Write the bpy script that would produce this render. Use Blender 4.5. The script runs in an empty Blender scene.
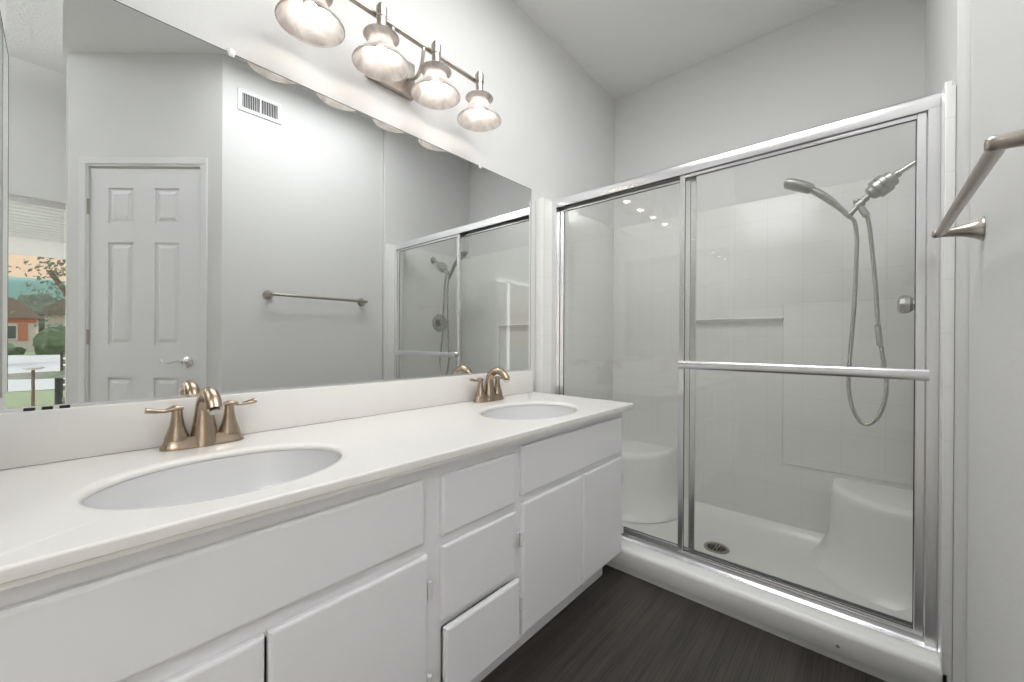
import bpy, bmesh, math, random
from math import sin, cos, pi, radians, sqrt
from mathutils import Vector, Matrix
random.seed(7)
S = bpy.context.scene
COL = S.collection
# ------------------------------------------------------------------ camera
CAM_H = 1.043
FPX = 400.38
cd = bpy.data.cameras.new('camera'); cam = bpy.data.objects.new('camera', cd); COL.objects.link(cam)
cd.sensor_width = 36; cd.lens = FPX / 1024 * 36; cd.clip_start = .02; cd.clip_end = 400
yaw, pitch, roll = radians(41.64), radians(-.092), radians(.314)
F = Vector((cos(yaw), sin(yaw), 0)); R = Vector((sin(yaw), -cos(yaw), 0)); U = Vector((0, 0, 1))
F2 = F*cos(pitch) + U*sin(pitch); U2 = U*cos(pitch) - F*sin(pitch)
R3 = R*cos(roll) + U2*sin(roll); U3 = U2*cos(roll) - R*sin(roll)
cam.matrix_world = Matrix((( R3.x, U3.x, -F2.x, 0), (R3.y, U3.y, -F2.y, 0), (R3.z, U3.z, -F2.z, CAM_H), (0, 0, 0, 1)))
S.camera = cam
# ------------------------------------------------------------------ view + world + lights
S.view_settings.view_transform = 'Standard'; S.view_settings.look = 'None'
S.view_settings.gamma = 1; S.view_settings.use_curve_mapping = False
S.view_settings.exposure = 0.16
w = bpy.data.worlds.new('sky'); S.world = w; w.use_nodes = True
nt = w.node_tree; nt.nodes.clear()
tc = nt.nodes.new('ShaderNodeTexCoord'); sp = nt.nodes.new('ShaderNodeSeparateXYZ')
rp = nt.nodes.new('ShaderNodeValToRGB'); bg = nt.nodes.new('ShaderNodeBackground'); wo = nt.nodes.new('ShaderNodeOutputWorld')
nt.links.new(tc.outputs['Generated'], sp.inputs[0]); nt.links.new(sp.outputs['Z'], rp.inputs[0])
nt.links.new(rp.outputs[0], bg.inputs[0]); nt.links.new(bg.outputs[0], wo.inputs[0])
e = rp.color_ramp.elements
e[0].position = 0.0; e[0].color = (.95, .62, .40, 1)
e[1].position = .5; e[1].color = (.80, .88, 1.0, 1)
m_ = rp.color_ramp.elements.new(.22); m_.color = (1.0, .82, .62, 1)
bg.inputs[1].default_value = 1.1

def area(name, loc, rot, sx, sy, power, color=(1, 1, 1)):
    l = bpy.data.lights.new(name, 'AREA'); l.shape = 'RECTANGLE'; l.size = sx; l.size_y = sy; l.energy = power; l.color = color
    o = bpy.data.objects.new(name, l); COL.objects.link(o); o.location = loc; o.rotation_euler = rot
    return o
sun = bpy.data.lights.new('sun', 'SUN'); sun.energy = 2.6; sun.angle = radians(3); sun.color = (1, .96, .9)
so = bpy.data.objects.new('sun', sun); COL.objects.link(so); so.rotation_euler = (radians(52), 0, radians(25))
# added fill light for the bathroom, set in an invented ceiling panel (its fixture is built below)
cl = bpy.data.lights.new('added_panel_fill', 'AREA'); cl.shape = 'RECTANGLE'; cl.size = 1.16; cl.size_y = .80; cl.energy = 16.5; cl.color = (.985, .99, 1)
clo = bpy.data.objects.new('added_panel_fill', cl); COL.objects.link(clo); clo.location = (.95, .44, 2.712)
bl = bpy.data.lights.new('added_bedroom_fill', 'AREA'); bl.shape = 'DISK'; bl.size = .34; bl.energy = 62; bl.color = (.985, .99, 1)  # added uplight fill, bounced off the bedroom ceiling
blo = bpy.data.objects.new('added_bedroom_fill', bl); COL.objects.link(blo); blo.location = (-1.4, -1.0, 2.735); blo.rotation_euler = (pi, 0, 0)
# daylight entering through the sliding glass door
area('daylight_sliding_door', (-1.75, -1.66, 1.1), (radians(-90), 0, 0), 1.7, 1.85, 56, (.98, .99, 1.0))

# ------------------------------------------------------------------ materials
def mat(name, base=(.8, .8, .8), rough=.5, metal=0, bump=None, spec=None, coat=0):
    m = bpy.data.materials.new(name); m.use_nodes = True
    b = m.node_tree.nodes['Principled BSDF']
    b.inputs['Base Color'].default_value = (*base, 1); b.inputs['Roughness'].default_value = rough; b.inputs['Metallic'].default_value = metal
    if spec is not None: b.inputs['Specular IOR Level'].default_value = spec
    if coat: b.inputs['Coat Weight'].default_value = coat; b.inputs['Coat Roughness'].default_value = .08
    n = m.node_tree.nodes; L = m.node_tree.links
    t = n.new('ShaderNodeTexCoord'); no = n.new('ShaderNodeTexNoise'); L.new(t.outputs['Object'], no.inputs['Vector'])
    sc, st, dist, var = bump if bump else (30, .02, .001, .01)
    no.inputs['Scale'].default_value = sc; no.inputs['Detail'].default_value = 4
    bu = n.new('ShaderNodeBump'); bu.inputs['Strength'].default_value = st; bu.inputs['Distance'].default_value = dist
    L.new(no.outputs['Fac'], bu.inputs['Height']); L.new(bu.outputs[0], b.inputs['Normal'])
    mp = n.new('ShaderNodeMapRange'); mp.inputs['To Min'].default_value = 1 - var; mp.inputs['To Max'].default_value = 1 + var
    L.new(no.outputs['Fac'], mp.inputs['Value'])
    mx = n.new('ShaderNodeVectorMath'); mx.operation = 'SCALE'; mx.inputs[0].default_value = base
    L.new(mp.outputs[0], mx.inputs['Scale']); L.new(mx.outputs[0], b.inputs['Base Color'])
    return m
M = {}
M['wall'] = mat('wall_paint', (.80, .80, .79), .6, bump=(140, .25, .002, .01))
M['ceiling'] = mat('ceiling_paint', (.86, .86, .855), .8, bump=(90, .35, .003, .01))
M['ceiling_tex'] = mat('textured_ceiling_paint', (.86, .86, .86), .8, bump=(60, .8, .008, .03))
M['trim'] = mat('trim_paint', (.86, .86, .86), .35, bump=(20, .02, .001, .01))
M['cabinet'] = mat('cabinet_paint', (.885, .885, .90), .33, bump=(9, .05, .003, .012))
M['counter'] = mat('cultured_marble', (.88, .865, .83), .22, bump=(5, .01, .001, .015))
M['basin'] = mat('basin_gloss', (.74, .74, .74), .08, bump=(4, .01, .001, .01))
M['nickel'] = mat('brushed_nickel', (.46, .42, .375), .30, 1, bump=(200, .05, .001, .05))
M['champagne'] = mat('brushed_champagne_bronze', (.42, .335, .255), .27, 1, bump=(180, .05, .001, .06))
M['chrome'] = mat('bright_aluminium', (.86, .86, .87), .25, 1, bump=(40, .03, .001, .03))
M['chrome_dark'] = mat('dark_seal', (.06, .06, .055), .5, 0)
M['pipe'] = mat('dull_chrome', (.50, .50, .47), .24, 1)
M['plastic'] = mat('satin_grey_fittings', (.46, .46, .44), .32, .6)
M['face'] = mat('brown_spray_face', (.30, .25, .20), .5)
M['vinyl_hinge'] = mat('painted_hinge', (.76, .76, .76), .35)
M['black'] = mat('black_gap', (.02, .02, .02), .6)
M['clip'] = mat('clear_clip_plastic', (.85, .85, .84), .15)
M['door'] = mat('door_paint', (.88, .88, .885), .4, bump=(60, .04, .001, .008))
M['acrylic'] = mat('pan_acrylic', (.92, .92, .90), .22, bump=(6, .01, .001, .01))
M['wood_deck'] = mat('patio_boards', (.75, .75, .74), .6)
M['lawn'] = mat('lawn_grass', (.30, .36, .20), .9, bump=(8, .5, .02, .3))
M['asphalt'] = mat('pale_road', (.62, .62, .61), .9, bump=(5, .2, .01, .06))
M['concrete'] = mat('patio_concrete', (.66, .65, .62), .9, bump=(6, .2, .01, .08))
M['leaf'] = mat('hedge_leaf', (.16, .22, .12), .8, bump=(14, .5, .02, .4))
M['leaf2'] = mat('tree_leaf', (.22, .27, .20), .8, bump=(10, .5, .02, .4))
M['bark'] = mat('bark', (.20, .15, .11), .9)
M['hill'] = mat('hazy_hill', (.30, .52, .46), .95, bump=(.3, .3, .1, .12))
M['stucco'] = mat('house_stucco', (.72, .68, .63), .9)
M['brickred'] = mat('house_terracotta', (.62, .26, .17), .9)
M['rooftile'] = mat('house_roof', (.30, .24, .20), .9)
M['windowdark'] = mat('house_window_dark', (.10, .12, .13), .2)
M['tableglass'] = mat('green_table_top', (.33, .40, .34), .2)
M['carpet'] = mat('bedroom_carpet', (.45, .42, .38), .95, bump=(120, .5, .01, .1))

def floor_mat():
    m = bpy.data.materials.new('dark_streaked_vinyl'); m.use_nodes = True
    n = m.node_tree.nodes; L = m.node_tree.links; b = n['Principled BSDF']
    t = n.new('ShaderNodeTexCoord'); mp = n.new('ShaderNodeMapping'); mp.inputs['Scale'].default_value = (3, 190, 1)
    L.new(t.outputs['Object'], mp.inputs[0])
    a = n.new('ShaderNodeTexNoise'); a.inputs['Scale'].default_value = 1; a.inputs['Detail'].default_value = 5; L.new(mp.outputs[0], a.inputs['Vector'])
    mp2 = n.new('ShaderNodeMapping'); mp2.inputs['Scale'].default_value = (1.5, 26, 1); L.new(t.outputs['Object'], mp2.inputs[0])
    c = n.new('ShaderNodeTexNoise'); c.inputs['Scale'].default_value = 1; c.inputs['Detail'].default_value = 3; L.new(mp2.outputs[0], c.inputs['Vector'])
    br = n.new('ShaderNodeTexBrick'); br.offset = .4; br.inputs['Scale'].default_value = 1; br.inputs['Brick Width'].default_value = 1.2; br.inputs['Row Height'].default_value = .30
    br.inputs['Mortar Size'].default_value = .0012; br.inputs['Color1'].default_value = (.92, .92, .92, 1); br.inputs['Color2'].default_value = (1.08, 1.08, 1.08, 1); br.inputs['Mortar'].default_value = (.5, .5, .5, 1)
    L.new(t.outputs['Object'], br.inputs['Vector'])
    ad = n.new('ShaderNodeMath'); ad.operation = 'MULTIPLY_ADD'; ad.inputs[1].default_value = .6; L.new(a.outputs['Fac'], ad.inputs[0])
    m2 = n.new('ShaderNodeMath'); m2.operation = 'MULTIPLY'; m2.inputs[1].default_value = .4; L.new(c.outputs['Fac'], m2.inputs[0]); L.new(m2.outputs[0], ad.inputs[2])
    r = n.new('ShaderNodeValToRGB'); e = r.color_ramp.elements; e[0].position = .36; e[0].color = (.014, .0115, .010, 1); e[1].position = .66; e[1].color = (.073, .062, .054, 1)
    L.new(ad.outputs[0], r.inputs[0])
    mx = n.new('ShaderNodeMix'); mx.data_type = 'RGBA'; mx.blend_type = 'MULTIPLY'; mx.inputs[0].default_value = 1
    L.new(r.outputs[0], mx.inputs[6]); L.new(br.outputs['Color'], mx.inputs[7]); L.new(mx.outputs[2], b.inputs['Base Color'])
    b.inputs['Roughness'].default_value = .38
    bu = n.new('ShaderNodeBump'); bu.inputs['Strength'].default_value = .15; bu.inputs['Distance'].default_value = .001; L.new(a.outputs['Fac'], bu.inputs['Height']); L.new(bu.outputs[0], b.inputs['Normal'])
    return m
M['floor'] = floor_mat()

def tile_mat(name, ax):
    # moulded fibreglass with a shallow square tile pattern; ax = which world axis runs across the panel
    m = bpy.data.materials.new(name); m.use_nodes = True
    n = m.node_tree.nodes; L = m.node_tree.links; b = n['Principled BSDF']
    t = n.new('ShaderNodeTexCoord'); s = n.new('ShaderNodeSeparateXYZ'); c = n.new('ShaderNodeCombineXYZ')
    L.new(t.outputs['Object'], s.inputs[0]); L.new(s.outputs[ax], c.inputs[0]); L.new(s.outputs['Z'], c.inputs[1])
    br = n.new('ShaderNodeTexBrick'); br.offset = 0; br.inputs['Scale'].default_value = 1; br.inputs['Brick Width'].default_value = .153; br.inputs['Row Height'].default_value = .153
    br.inputs['Mortar Size'].default_value = .0022; br.inputs['Mortar Smooth'].default_value = .4
    br.inputs['Color1'].default_value = (.87, .87, .85, 1); br.inputs['Color2'].default_value = (.865, .865, .845, 1); br.inputs['Mortar'].default_value = (.815, .815, .795, 1)
    L.new(c.outputs[0], br.inputs['Vector']); L.new(br.outputs['Color'], b.inputs['Base Color'])
    inv = n.new('ShaderNodeMath'); inv.operation = 'SUBTRACT'; inv.inputs[0].default_value = 1; L.new(br.outputs['Fac'], inv.inputs[1])
    bu = n.new('ShaderNodeBump'); bu.inputs['Strength'].default_value = .3; bu.inputs['Distance'].default_value = .0012; L.new(inv.outputs[0], bu.inputs['Height']); L.new(bu.outputs[0], b.inputs['Normal'])
    b.inputs['Roughness'].default_value = .2
    return m
M['tile_x'] = tile_mat('moulded_tile_side', 'X'); M['tile_y'] = tile_mat('moulded_tile_back', 'Y')

def mirror_mat():
    m = bpy.data.materials.new('mirror_silver'); m.use_nodes = True
    n = m.node_tree.nodes; n.clear(); L = m.node_tree.links
    g = n.new('ShaderNodeBsdfGlossy'); g.inputs['Roughness'].default_value = 0; g.inputs['Color'].default_value = (.80, .815, .805, 1)
    o = n.new('ShaderNodeOutputMaterial'); L.new(g.outputs[0], o.inputs[0]); return m
M['mirror'] = mirror_mat()
def glass_mat(name, tint=(.96, .97, .96), f0=.045, boost=1.0):
    m = bpy.data.materials.new(name); m.use_nodes = True
    n = m.node_tree.nodes; n.clear(); L = m.node_tree.links
    ge = n.new('ShaderNodeNewGeometry'); d = n.new('ShaderNodeVectorMath'); d.operation = 'DOT_PRODUCT'
    L.new(ge.outputs['Normal'], d.inputs[0]); L.new(ge.outputs['Incoming'], d.inputs[1])
    a = n.new('ShaderNodeMath'); a.operation = 'ABSOLUTE'; L.new(d.outputs['Value'], a.inputs[0])
    s = n.new('ShaderNodeMath'); s.operation = 'SUBTRACT'; s.inputs[0].default_value = 1; L.new(a.outputs[0], s.inputs[1])
    p = n.new('ShaderNodeMath'); p.operation = 'POWER'; p.inputs[1].default_value = 5; L.new(s.outputs[0], p.inputs[0])
    q = n.new('ShaderNodeMath'); q.operation = 'MULTIPLY_ADD'; q.inputs[1].default_value = 1 - f0; q.inputs[2].default_value = f0; L.new(p.outputs[0], q.inputs[0])
    t = n.new('ShaderNodeBsdfTransparent'); t.inputs[0].default_value = (*tint, 1)
    g = n.new('ShaderNodeBsdfGlossy'); g.inputs['Roughness'].default_value = 0
    mx = n.new('ShaderNodeMixShader'); L.new(q.outputs[0], mx.inputs[0]); L.new(t.outputs[0], mx.inputs[1]); L.new(g.outputs[0], mx.inputs[2])
    o = n.new('ShaderNodeOutputMaterial'); L.new(mx.outputs[0], o.inputs[0]); return m
M['glass'] = glass_mat('shower_glass', (.99, .993, .985), .05)
M['crystal'] = glass_mat('clear_plastic', (.80, .82, .78), .08)
M['winglass'] = glass_mat('window_glass', (.97, .98, .98))
def shade_mat():
    m = bpy.data.materials.new('alabaster_glass'); m.use_nodes = True
    n = m.node_tree.nodes; n.clear(); L = m.node_tree.links
    t = n.new('ShaderNodeTexCoord'); no = n.new('ShaderNodeTexNoise'); no.inputs['Scale'].default_value = 16; no.inputs['Detail'].default_value = 4; no.inputs['Distortion'].default_value = 1.5
    L.new(t.outputs['Object'], no.inputs['Vector'])
    r = n.new('ShaderNodeValToRGB'); e = r.color_ramp.elements; e[0].position = .35; e[0].color = (.50, .47, .455, 1); e[1].position = .65; e[1].color = (.72, .695, .68, 1)
    L.new(no.outputs['Fac'], r.inputs[0])
    d = n.new('ShaderNodeBsdfDiffuse'); tl = n.new('ShaderNodeBsdfTranslucent'); tr = n.new('ShaderNodeBsdfTransparent'); gl = n.new('ShaderNodeBsdfGlossy'); gl.inputs['Roughness'].default_value = .12
    L.new(r.outputs[0], d.inputs[0]); L.new(r.outputs[0], tl.inputs[0])
    a = n.new('ShaderNodeMixShader'); a.inputs[0].default_value = .45; L.new(d.outputs[0], a.inputs[1]); L.new(tl.outputs[0], a.inputs[2])
    b = n.new('ShaderNodeMixShader'); b.inputs[0].default_value = .18; L.new(a.outputs[0], b.inputs[1]); L.new(tr.outputs[0], b.inputs[2])
    c = n.new('ShaderNodeMixShader'); c.inputs[0].default_value = .05; L.new(b.outputs[0], c.inputs[1]); L.new(gl.outputs[0], c.inputs[2])
    o = n.new('ShaderNodeOutputMaterial'); L.new(c.outputs[0], o.inputs[0]); return m
M['shade'] = shade_mat()
def emit_mat(name, col, st):
    m = bpy.data.materials.new(name); m.use_nodes = True
    n = m.node_tree.nodes; n.clear(); L = m.node_tree.links
    g = n.new('ShaderNodeEmission'); g.inputs[0].default_value = (*col, 1); g.inputs[1].default_value = st
    o = n.new('ShaderNodeOutputMaterial'); L.new(g.outputs[0], o.inputs[0]); return m
BULB = 20
M['bulb'] = emit_mat('lit_bulb', (1, .91, .82), BULB)

# ------------------------------------------------------------------ mesh helpers (world coordinates)
def NB(): return bmesh.new()
def box(bm, x0, x1, y0, y1, z0, z1, bev=0, seg=2, mtx=None):
    r = bmesh.ops.create_cube(bm, size=1)['verts']
    for v in r:
        v.co = Vector(((x0+x1)/2 + v.co.x*(x1-x0), (y0+y1)/2 + v.co.y*(y1-y0), (z0+z1)/2 + v.co.z*(z1-z0)))
    if bev:
        es = list({e for v in r for e in v.link_edges})
        q = bmesh.ops.bevel(bm, geom=es, offset=bev, segments=seg, profile=.5, affect='EDGES')
        r = [v for v in q['verts']]
        r = list({v for f in q['faces'] for v in f.verts} | set(r))
    if mtx is not None:
        for v in set(r): v.co = mtx @ v.co
    return bm
def tube(bm, pts, rad, n=12, flat=1.0, up=None, caps=True):
    # rad: number or list; flat: b/a ratio (number or list); up: preferred second axis
    pts = [Vector(p) for p in pts]; N = len(pts)
    rad = rad if isinstance(rad, (list, tuple)) else [rad]*N
    flat = flat if isinstance(flat, (list, tuple)) else [flat]*N
    T = []
    for i in range(N):
        a = pts[max(i-1, 0)]; b = pts[min(i+1, N-1)]; T.append((b-a).normalized())
    ref = Vector(up) if up else (Vector((0, 0, 1)) if abs(T[0].z) < .9 else Vector((1, 0, 0)))
    A = (ref - T[0]*ref.dot(T[0])).normalized(); rings = []
    for i in range(N):
        A = (A - T[i]*A.dot(T[i])).normalized(); B = T[i].cross(A)
        rings.append([bm.verts.new(pts[i] + A*(rad[i]*flat[i]*cos(2*pi*k/n)) + B*(rad[i]*sin(2*pi*k/n))) for k in range(n)])
    for i in range(N-1):
        for k in range(n):
            bm.faces.new((rings[i][k], rings[i][(k+1) % n], rings[i+1][(k+1) % n], rings[i+1][k]))
    if caps:
        bm.faces.new(rings[0][::-1]); bm.faces.new(rings[-1])
    return bm
def spline(cps, n=10):
    # Catmull-Rom through control points (any dimension tuples)
    P = [list(p) for p in cps]; P = [P[0]] + P + [P[-1]]; out = []
    for i in range(1, len(P)-2):
        for k in range(n):
            t = k/n
            out.append([.5*((2*P[i][j]) + (-P[i-1][j]+P[i+1][j])*t + (2*P[i-1][j]-5*P[i][j]+4*P[i+1][j]-P[i+2][j])*t*t + (-P[i-1][j]+3*P[i][j]-3*P[i+1][j]+P[i+2][j])*t**3) for j in range(len(P[i]))])
    out.append(P[-2]); return out
def lathe(bm, prof, c, axis=(0, 0, 1), n=32, caps=(False, False), sx=1.0):
    # prof: list of (radius, height along axis)
    ax = Vector(axis).normalized(); q = Vector((0, 0, 1)).rotation_difference(ax); c = Vector(c); rings = []
    for r, h in prof:
        rings.append([bm.verts.new(c + q @ Vector((r*cos(2*pi*k/n)*sx, r*sin(2*pi*k/n), h))) for k in range(n)])
    for i in range(len(rings)-1):
        for k in range(n):
            bm.faces.new((rings[i][k], rings[i][(k+1) % n], rings[i+1][(k+1) % n], rings[i+1][k]))
    if caps[0]: bm.faces.new(rings[0][::-1])
    if caps[1]: bm.faces.new(rings[-1])
    return bm
def sphere(bm, c, r, sub=2, sc=(1, 1, 1)):
    v = bmesh.ops.create_icosphere(bm, subdivisions=sub, radius=1)['verts']
    for q in v: q.co = Vector(c) + Vector((q.co.x*r*sc[0], q.co.y*r*sc[1], q.co.z*r*sc[2]))
    return bm
def prism(bm, poly, z0, z1, fn=None):
    fn = fn or (lambda a, b, h: (a, b, h))
    lo = [bm.verts.new(fn(a, b, z0)) for a, b in poly]; hi = [bm.verts.new(fn(a, b, z1)) for a, b in poly]
    n = len(poly)
    for k in range(n): bm.faces.new((lo[k], lo[(k+1) % n], hi[(k+1) % n], hi[k]))
    bm.faces.new(lo[::-1]); bm.faces.new(hi); return bm

def wloc(o):
    v = Vector(o.location)
    while o.parent: o = o.parent; v += Vector(o.location)
    return v
def obj(name, bm, m, parent=None, smooth=True, origin=None, ang=35):
    bmesh.ops.recalc_face_normals(bm, faces=bm.faces[:])
    if parent is not None: org = wloc(parent)
    else:
        if origin is None:
            xs = [v.co for v in bm.verts]
            mn = Vector([min(c[i] for c in xs) for i in range(3)]); mxv = Vector([max(c[i] for c in xs) for i in range(3)])
            origin = ((mn.x+mxv.x)/2, (mn.y+mxv.y)/2, mn.z)
        org = Vector(origin)
    for v in bm.verts: v.co -= org
    me = bpy.data.meshes.new(name); bm.to_mesh(me); bm.free()
    o = bpy.data.objects.new(name, me); COL.objects.link(o)
    me.materials.append(M[m])
    if smooth:
        me.polygons.foreach_set('use_smooth', [True]*len(me.polygons))
        try: me.set_sharp_from_angle(angle=radians(ang))
        except Exception: pass
    if parent is not None: o.parent = parent
    else: o.location = org
    return o
def tag(o, label, cat, group=None, kind=None):
    o['label'] = label; o['category'] = cat
    if group: o['group'] = group
    if kind: o['kind'] = kind
    return o
def thing(name, label, cat, loc, group=None):
    o = bpy.data.objects.new(name, None); o.empty_display_size = .05; COL.objects.link(o); o.location = loc
    return tag(o, label, cat, group)
def struct(name, bm, m, label, cat, parent=None, smooth=False, origin=(0, 0, 0)):
    o = obj(name, bm, m, parent, smooth=smooth, origin=origin)
    if parent is None: tag(o, label, cat, kind='structure')
    return o

# ------------------------------------------------------------------ dimensions
YM = 1.33          # mirror wall
YS = -.21          # right-hand wall
XB = 2.566         # wall behind the shower
ZC = 2.73          # bathroom ceiling
XF = 1.677         # front of shower curb and flanges
XD = 1.763         # shower frame plane
YL, YR = 1.2745, -.161   # shower opening sides
A0 = Vector((.628, YS, 0)); B0 = Vector((.021, -.892, 0))   # angled wall ends
YFAR = -1.75; XW = -3.2; ZB = 2.97
T = .1

# ------------------------------------------------------------------ room shell
struct('wall_north', box(NB(), XW-T, XB+T, YM, YM+T, 0, 3.1), 'wall', 'off-white painted wall carrying the vanity mirror and lights', 'wall')
struct('wall_east', box(NB(), XB, XB+T, -.5, YM, 0, ZC), 'wall', 'off-white painted wall behind and above the shower', 'wall')
bm = NB()
prism(bm, [(A0.x, YS), (XF, YS), (XF, -.32), (A0.x+.04, -.32)], 0, ZC)
struct('wall_shower_side', box(NB(), XF+.004, XB, -.32, -.184, 0, ZC), 'wall', 'off-white wall above the right side of the shower', 'wall')
struct('wall_south', bm, 'wall', 'off-white wall with the towel bar beside the shower', 'wall')
# angled wall with door opening: local frame d along wall from A, n into the room
dirW = (B0-A0).normalized(); nW = Vector((-dirW.y, dirW.x, 0)); 
if nW.dot(-A0) < 0: nW = -nW
def WP(d, n, z): return A0 + dirW*d + nW*n + Vector((0, 0, z))
WL = (B0-A0).length
def wbox(bm, d0, d1, n0, n1, z0, z1, bev=0):
    t = Matrix.Identity(4)
    t.col[0] = (*dirW, 0); t.col[1] = (*nW, 0); t.col[2] = (0, 0, 1, 0); t.col[3] = (*A0, 1)
    return box(bm, d0, d1, n0, n1, z0, z1, bev, mtx=t)
DD0, DD1, DZ = .130, .783, 2.058
bm = NB()
wbox(bm, 0, DD0-.012, -T, 0, 0, ZC); wbox(bm, DD1+.012, WL, -T, 0, 0, ZC); wbox(bm, DD0-.012, DD1+.012, -T, 0, DZ+.012, ZC)
struct('wall_diagonal', bm, 'wall', 'off-white angled wall around the panelled closet door', 'wall')
struct('wall_closet_side', box(NB(), B0.x-.003, B0.x+T, YFAR, B0.y-.04, 0, 3.1), 'wall', 'off-white wall of the closet beyond the angled door', 'wall')
struct('wall_wing', box(NB(), -.106-.12, -.106, .848, YM, 0, 3.1), 'wall', 'short off-white wing wall at the left end of the vanity', 'wall')
# floor and ceilings
struct('floor', box(NB(), -.05, XF+.02, -.95, YM, -.05, 0), 'floor', 'dark brown streaked vinyl plank floor', 'floor')
struct('floor_bedroom', box(NB(), XW, -.05, YFAR, YM, -.05, 0), 'carpet', 'beige bedroom carpet floor', 'floor')
struct('ceiling', box(NB(), 0.0, XB+T, -1.0, YM, ZC, ZC+.3), 'ceiling', 'flat off-white bathroom ceiling', 'ceiling')
struct('ceiling_bedroom', box(NB(), XW, 0.12, YFAR, YM, ZB, ZB+.1), 'ceiling_tex', 'bright textured bedroom ceiling', 'ceiling')
# bedroom far wall with sliding door opening x -2.6..-.0
bm = NB()
box(bm, XW-T, -2.65, YFAR-T, YFAR, 0, 3.1); box(bm, -2.65, .12, YFAR-T, YFAR, 2.03, 3.1)
struct('wall_far', bm, 'wall', 'off-white bedroom wall above the sliding glass door', 'wall')
struct('wall_west', box(NB(), XW-T, XW, YFAR, YM, 0, 3.1), 'wall', 'off-white far side wall of the bedroom', 'wall')
# sliding glass door (window_1)
w1 = struct('window_1', box(NB(), -2.60, .01, YFAR-.06, YFAR-.055, .04, 2.00), 'winglass', 'clear sliding glass door looking out on the patio', 'sliding door')
bm = NB()
for x0, x1, z0, z1 in ((-2.65, -2.58, 0, 2.03), (-1.33, -1.27, 0, 2.03), (-2.65, .02, 0, .05), (-2.65, .02, 1.985, 2.03)):
    box(bm, x0, x1, YFAR-.08, YFAR-.03, z0, z1)
struct('window_frame', bm, 'trim', '', '', parent=w1)

# closet door
d1 = struct('door_1', wbox(NB(), DD0, DD1, -.045, -.012, .015, DZ-.012), 'door', 'white six-panel interior door with chrome lever in the angled wall', 'door', origin=WP(.45, -.03, 0))
rows = [(1.724, 1.932), (1.005, 1.61), (.25, .81)]; cols = [(.255, .403), (.528, .676)]
# rails and stiles stand proud of the recessed field, each panel raised again
bm = NB()
fr = [(DD0, cols[0][0]), (cols[0][1], cols[1][0]), (cols[1][1], DD1)]
for a, b in fr: wbox(bm, a, b, -.014, -.004, .015, DZ-.012)
zz = [(.015, rows[2][0]), (rows[2][1], rows[1][0]), (rows[1][1], rows[0][0]), (rows[0][1], DZ-.012)]
for a, b in zz:
    for c in cols: wbox(bm, c[0]-.0005, c[1]+.0005, -.014, -.004, a, b)
struct('door_stiles', bm, 'door', '', '', parent=d1)
for z0, z1 in rows:
    for c0, c1 in cols:
        bm = NB(); i, j = .014, .034
        P = [[WP(c0+k*0+s, n_, z0+s) for s, n_ in ()] for k in ()]
        rings = []
        for s, n_ in ((.002, -.0118), (i, -.0118), (j, -.0055)):
            rings.append([bm.verts.new(WP(a, n_, z)) for a, z in ((c0+s, z0+s), (c1-s, z0+s), (c1-s, z1-s), (c0+s, z1-s))])
        for q in range(2):
            for k in range(4): bm.faces.new((rings[q][k], rings[q][(k+1) % 4], rings[q+1][(k+1) % 4], rings[q+1][k]))
        bm.faces.new(rings[2])
        struct('door_panel', bm, 'door', '', '', parent=d1)
bm = NB(); hz = .905; hd = .20
lathe(bm, [(.0, 0), (.030, 0), (.031, .006), (.022, .012), (.012, .016), (.011, .045), (.0, .047)], WP(hd, -.004, hz), nW, 24)
lv = [WP(hd, .036, hz), WP(hd+.03, .040, hz+.004), WP(hd+.06, .040, hz-.002), WP(hd+.09, .038, hz-.006), WP(hd+.115, .036, hz+.004), WP(hd+.122, .034, hz+.014)]
lv = spline([tuple(v) for v in lv], 5)
tube(bm, lv, [.010*(1-.55*i/(len(lv)-1)) for i in range(len(lv))], 10, .7)
struct('door_handle', bm, 'chrome', '', '', parent=d1, smooth=True)
for z in (.3, 1.05, 1.82):
    bm = NB(); tube(bm, [WP(DD1+.006, .002, z-.045), WP(DD1+.006, .002, z+.045)], .006, 8)
    struct('door_hinge', bm, 'nickel', '', '', parent=d1, smooth=True)
bm = NB()
for a, b, z0, z1 in ((DD0-.048, DD0-.012, 0, DZ+.0115), (DD1+.012, DD1+.052, 0, DZ+.0115), (DD0-.048, DD1+.052, DZ+.012, DZ+.050)):
    wbox(bm, a, b, 0, .012, z0, z1, .003)
    
wbox(bm, DD0-.014, DD0-.003, -.09, .006, 0, DZ); wbox(bm, DD1+.003, DD1+.014, -.09, .006, 0, DZ); wbox(bm, DD0-.014, DD1+.014, -.09, .006, DZ, DZ+.014)
struct('trim_1', bm, 'trim', 'white casing around the panelled closet door', 'door casing', origin=WP(.45, 0, 0))
struct('baseboard_south', box(NB(), A0.x+.02, XF-.004, YS, YS+.012, 0, .085, .003), 'trim', 'white baseboard below the towel bar wall', 'baseboard')

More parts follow.
